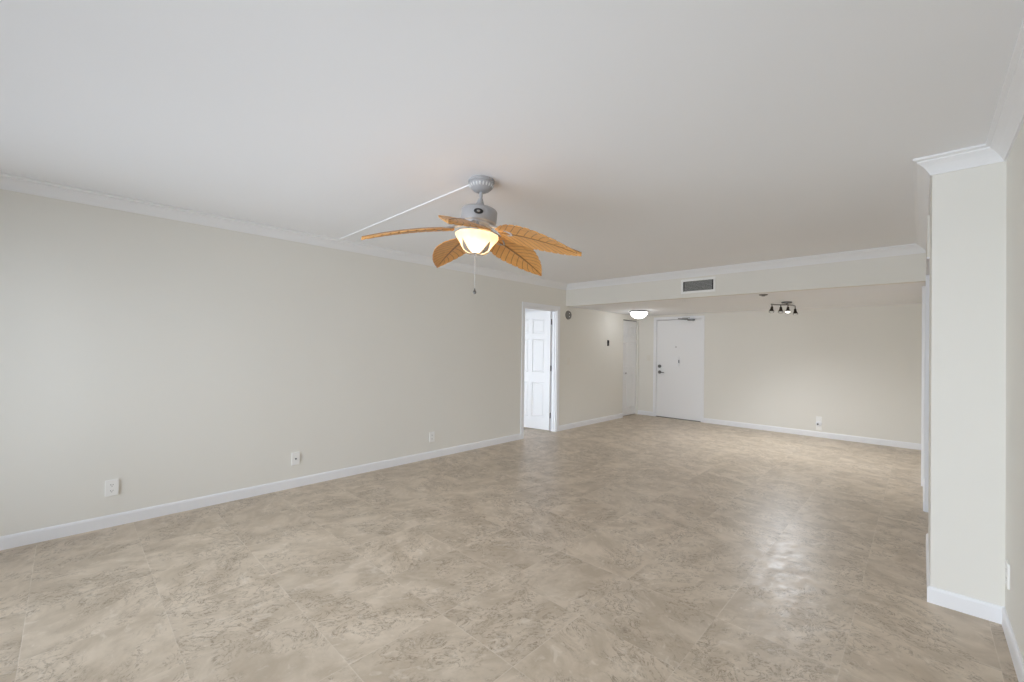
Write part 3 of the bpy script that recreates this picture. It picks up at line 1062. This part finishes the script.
# ------------------------------------------------------------------ wall plates (local: x right, z up, -y into the room)
def plate(parent, w=0.074, h=0.118, th=0.009, mat=None):
    bm = BM(); box(bm, -w / 2, w / 2, -th, 0.0, -h / 2, h / 2, 0.002)
    return obj('cover_plate', bm, mat or M_PLATE, parent)
def outlet(label, loc, rotz, group='duplex power outlets'):
    t = thing('power_outlet', label, 'outlet', loc, rotz, group)
    plate(t)
    for z in (-0.0215, 0.0215):
        bm = BM(); tube(bm, [(0, -0.0055, z), (0, -0.0085, z)], [0.0172, 0.0165], 24)
        s = obj('socket', bm, M_PLATE, t)
        bm = BM()
        for x, hh in ((-0.0063, 0.0045), (0.0063, 0.0037)):
            box(bm, x - 0.0013, x + 0.0013, -0.0092, -0.008, z + 0.002 - hh, z + 0.002 + hh)
        tube(bm, [(0, -0.0092, z - 0.0085), (0, -0.008, z - 0.0085)], 0.0026, 10)
        obj('slot', bm, M_DARK, s)
    bm = BM(); tube(bm, [(0, -0.0075, 0), (0, -0.005, 0)], 0.0035, 12)
    obj('screw', bm, M_NICKEL, t)
    return t

outlet('white power outlet on the left wall nearest the camera', (XL, 0.240, 0.287), PI / 2)
outlet('white power outlet on the left wall nearest the bedroom door', (XL, 3.104, 0.260), PI / 2)
outlet('white power outlet on the right wall beside the pier, seen edge-on', (XR, 3.175, 0.298), -PI / 2)

def cable_plate(label, loc, rotz):
    t = thing('cable_jack', label, 'cable jack', loc, rotz, 'cable jack plates')
    plate(t)
    bm = BM(); tube(bm, [(0, -0.005, -0.002), (0, -0.009, -0.002), (0, -0.0091, -0.002), (0, -0.016, -0.002)], [0.008, 0.008, 0.005, 0.005], 12)
    obj('connector', bm, M_STEEL, t)
    for z in (-0.042, 0.042):
        bm = BM(); tube(bm, [(0, -0.0075, z), (0, -0.005, z)], 0.003, 10)
        obj('screw', bm, M_NICKEL, t)
    return t

cable_plate('white cable jack plate with dark connector, middle of the left wall', (XL, 1.527, 0.275), PI / 2)

t = thing('telephone_jack', 'white round jack on a tall white plate low on the far wall', 'jack', (-1.185, YF, 0.215))
bm = BM(); box(bm, -0.038, 0.038, -0.005, 0.0, -0.105, 0.115, 0.002)
obj('cover_plate', bm, M_PLATE, t)
bm = BM(); tube(bm, [(0, -0.004, 0), (0, -0.016, 0), (0, -0.020, 0)], [0.040, 0.040, 0.032], 28)
ring = obj('jack_ring', bm, M_TRIM, t, True)
bm = BM(); tube(bm, [(-0.012, -0.018, -0.006), (-0.012, -0.026, -0.006)], 0.013, 14)
obj('socket_hole', bm, M_DARK, ring)

def switch(label, loc, rotz):
    t = thing('light_switch', label, 'light switch', loc, rotz, 'light switches')
    plate(t, th=0.006, mat=M_CREAM)
    bm = BM(); box(bm, -0.006, 0.006, -0.008, -0.005, -0.013, 0.013)
    obj('toggle_surround', bm, M_CREAM, t)
    bm = BM(); box(bm, -0.0045, 0.0045, -0.020, -0.007, 0.000, 0.009, 0.002)
    obj('toggle', bm, M_CREAM, t)
    return t

switch('cream light switch on the left wall right of the bedroom door', (XL, 5.885, 1.155), PI / 2)
switch('cream light switch on the far wall left of the entry door', (-4.105, YF, 1.195), 0.0)

t = thing('wall_control', 'small black upright wall control on the left wall before the closet', 'wall control', (XL, 7.148, 1.485), PI / 2)
bm = BM(); box(bm, -0.028, 0.028, -0.006, 0.0, -0.056, 0.056, 0.003)
obj('back_plate', bm, M_BLACK, t)
bm = BM(); box(bm, -0.025, 0.025, -0.016, -0.006, -0.053, 0.053, 0.005)
obj('housing', bm, M_BLACK, t, True)
bm = BM(); box(bm, -0.018, 0.018, -0.0172, -0.0155, -0.012, 0.040, 0.0006)
obj('screen', bm, plain('black_glass', (0.006, 0.006, 0.007), 0.08), t)

t = thing('door_chime', 'round grey-brown chime disc on left wall under the bulkhead end', 'chime', (XL, 5.862, 1.935), PI / 2)
bm = BM(); lathe(bm, [(0.0, 0.030), (0.050, 0.030), (0.066, 0.026), (0.074, 0.014), (0.076, 0.0)], 36, mat=Matrix.Rotation(PI / 2, 4, 'X'))
obj('housing', bm, M_GREYDISC, t, True)
bm = BM()
for r_, z_ in ((0.052, 0.0315), (0.034, 0.0315)):
    lathe(bm, [(r_ - 0.004, 0.0295), (r_ - 0.004, z_), (r_ + 0.004, z_), (r_ + 0.004, 0.0295)], 32, mat=Matrix.Rotation(PI / 2, 4, 'X'))
obj('ring', bm, M_STEEL, t, True)
for z in (-0.025, 0.025):
    bm = BM(); tube(bm, [(0, -0.028, z), (0, -0.035, z)], [0.010, 0.007], 14)
    obj('button', bm, M_PLATE, t, True)

# ------------------------------------------------------------------ the fan bulb's light, and fill beams added at the spot heads
lamp('fan_lamp_light', fan, (lp.x, lp.y, lp.z), LAMP_FAN, (1.0, 0.80, 0.55), 0.06)
for p, d, hd in spot_beams:
    l = bpy.data.lights.new('spot_fill_light', 'SPOT')  # beam added at all heads, only one bulb lit, to brighten the far end
    l.energy = LAMP_SPOT
    l.color = (0.89, 0.935, 1.0)
    l.spot_size = math.radians(150)
    l.spot_blend = 1.0
    l.shadow_soft_size = 0.03
    o = bpy.data.objects.new('spot_fill_light', l)
    o.parent = hd
    o.location = p
    o.rotation_euler = d.to_track_quat('-Z', 'Y').to_euler()
    C.objects.link(o)
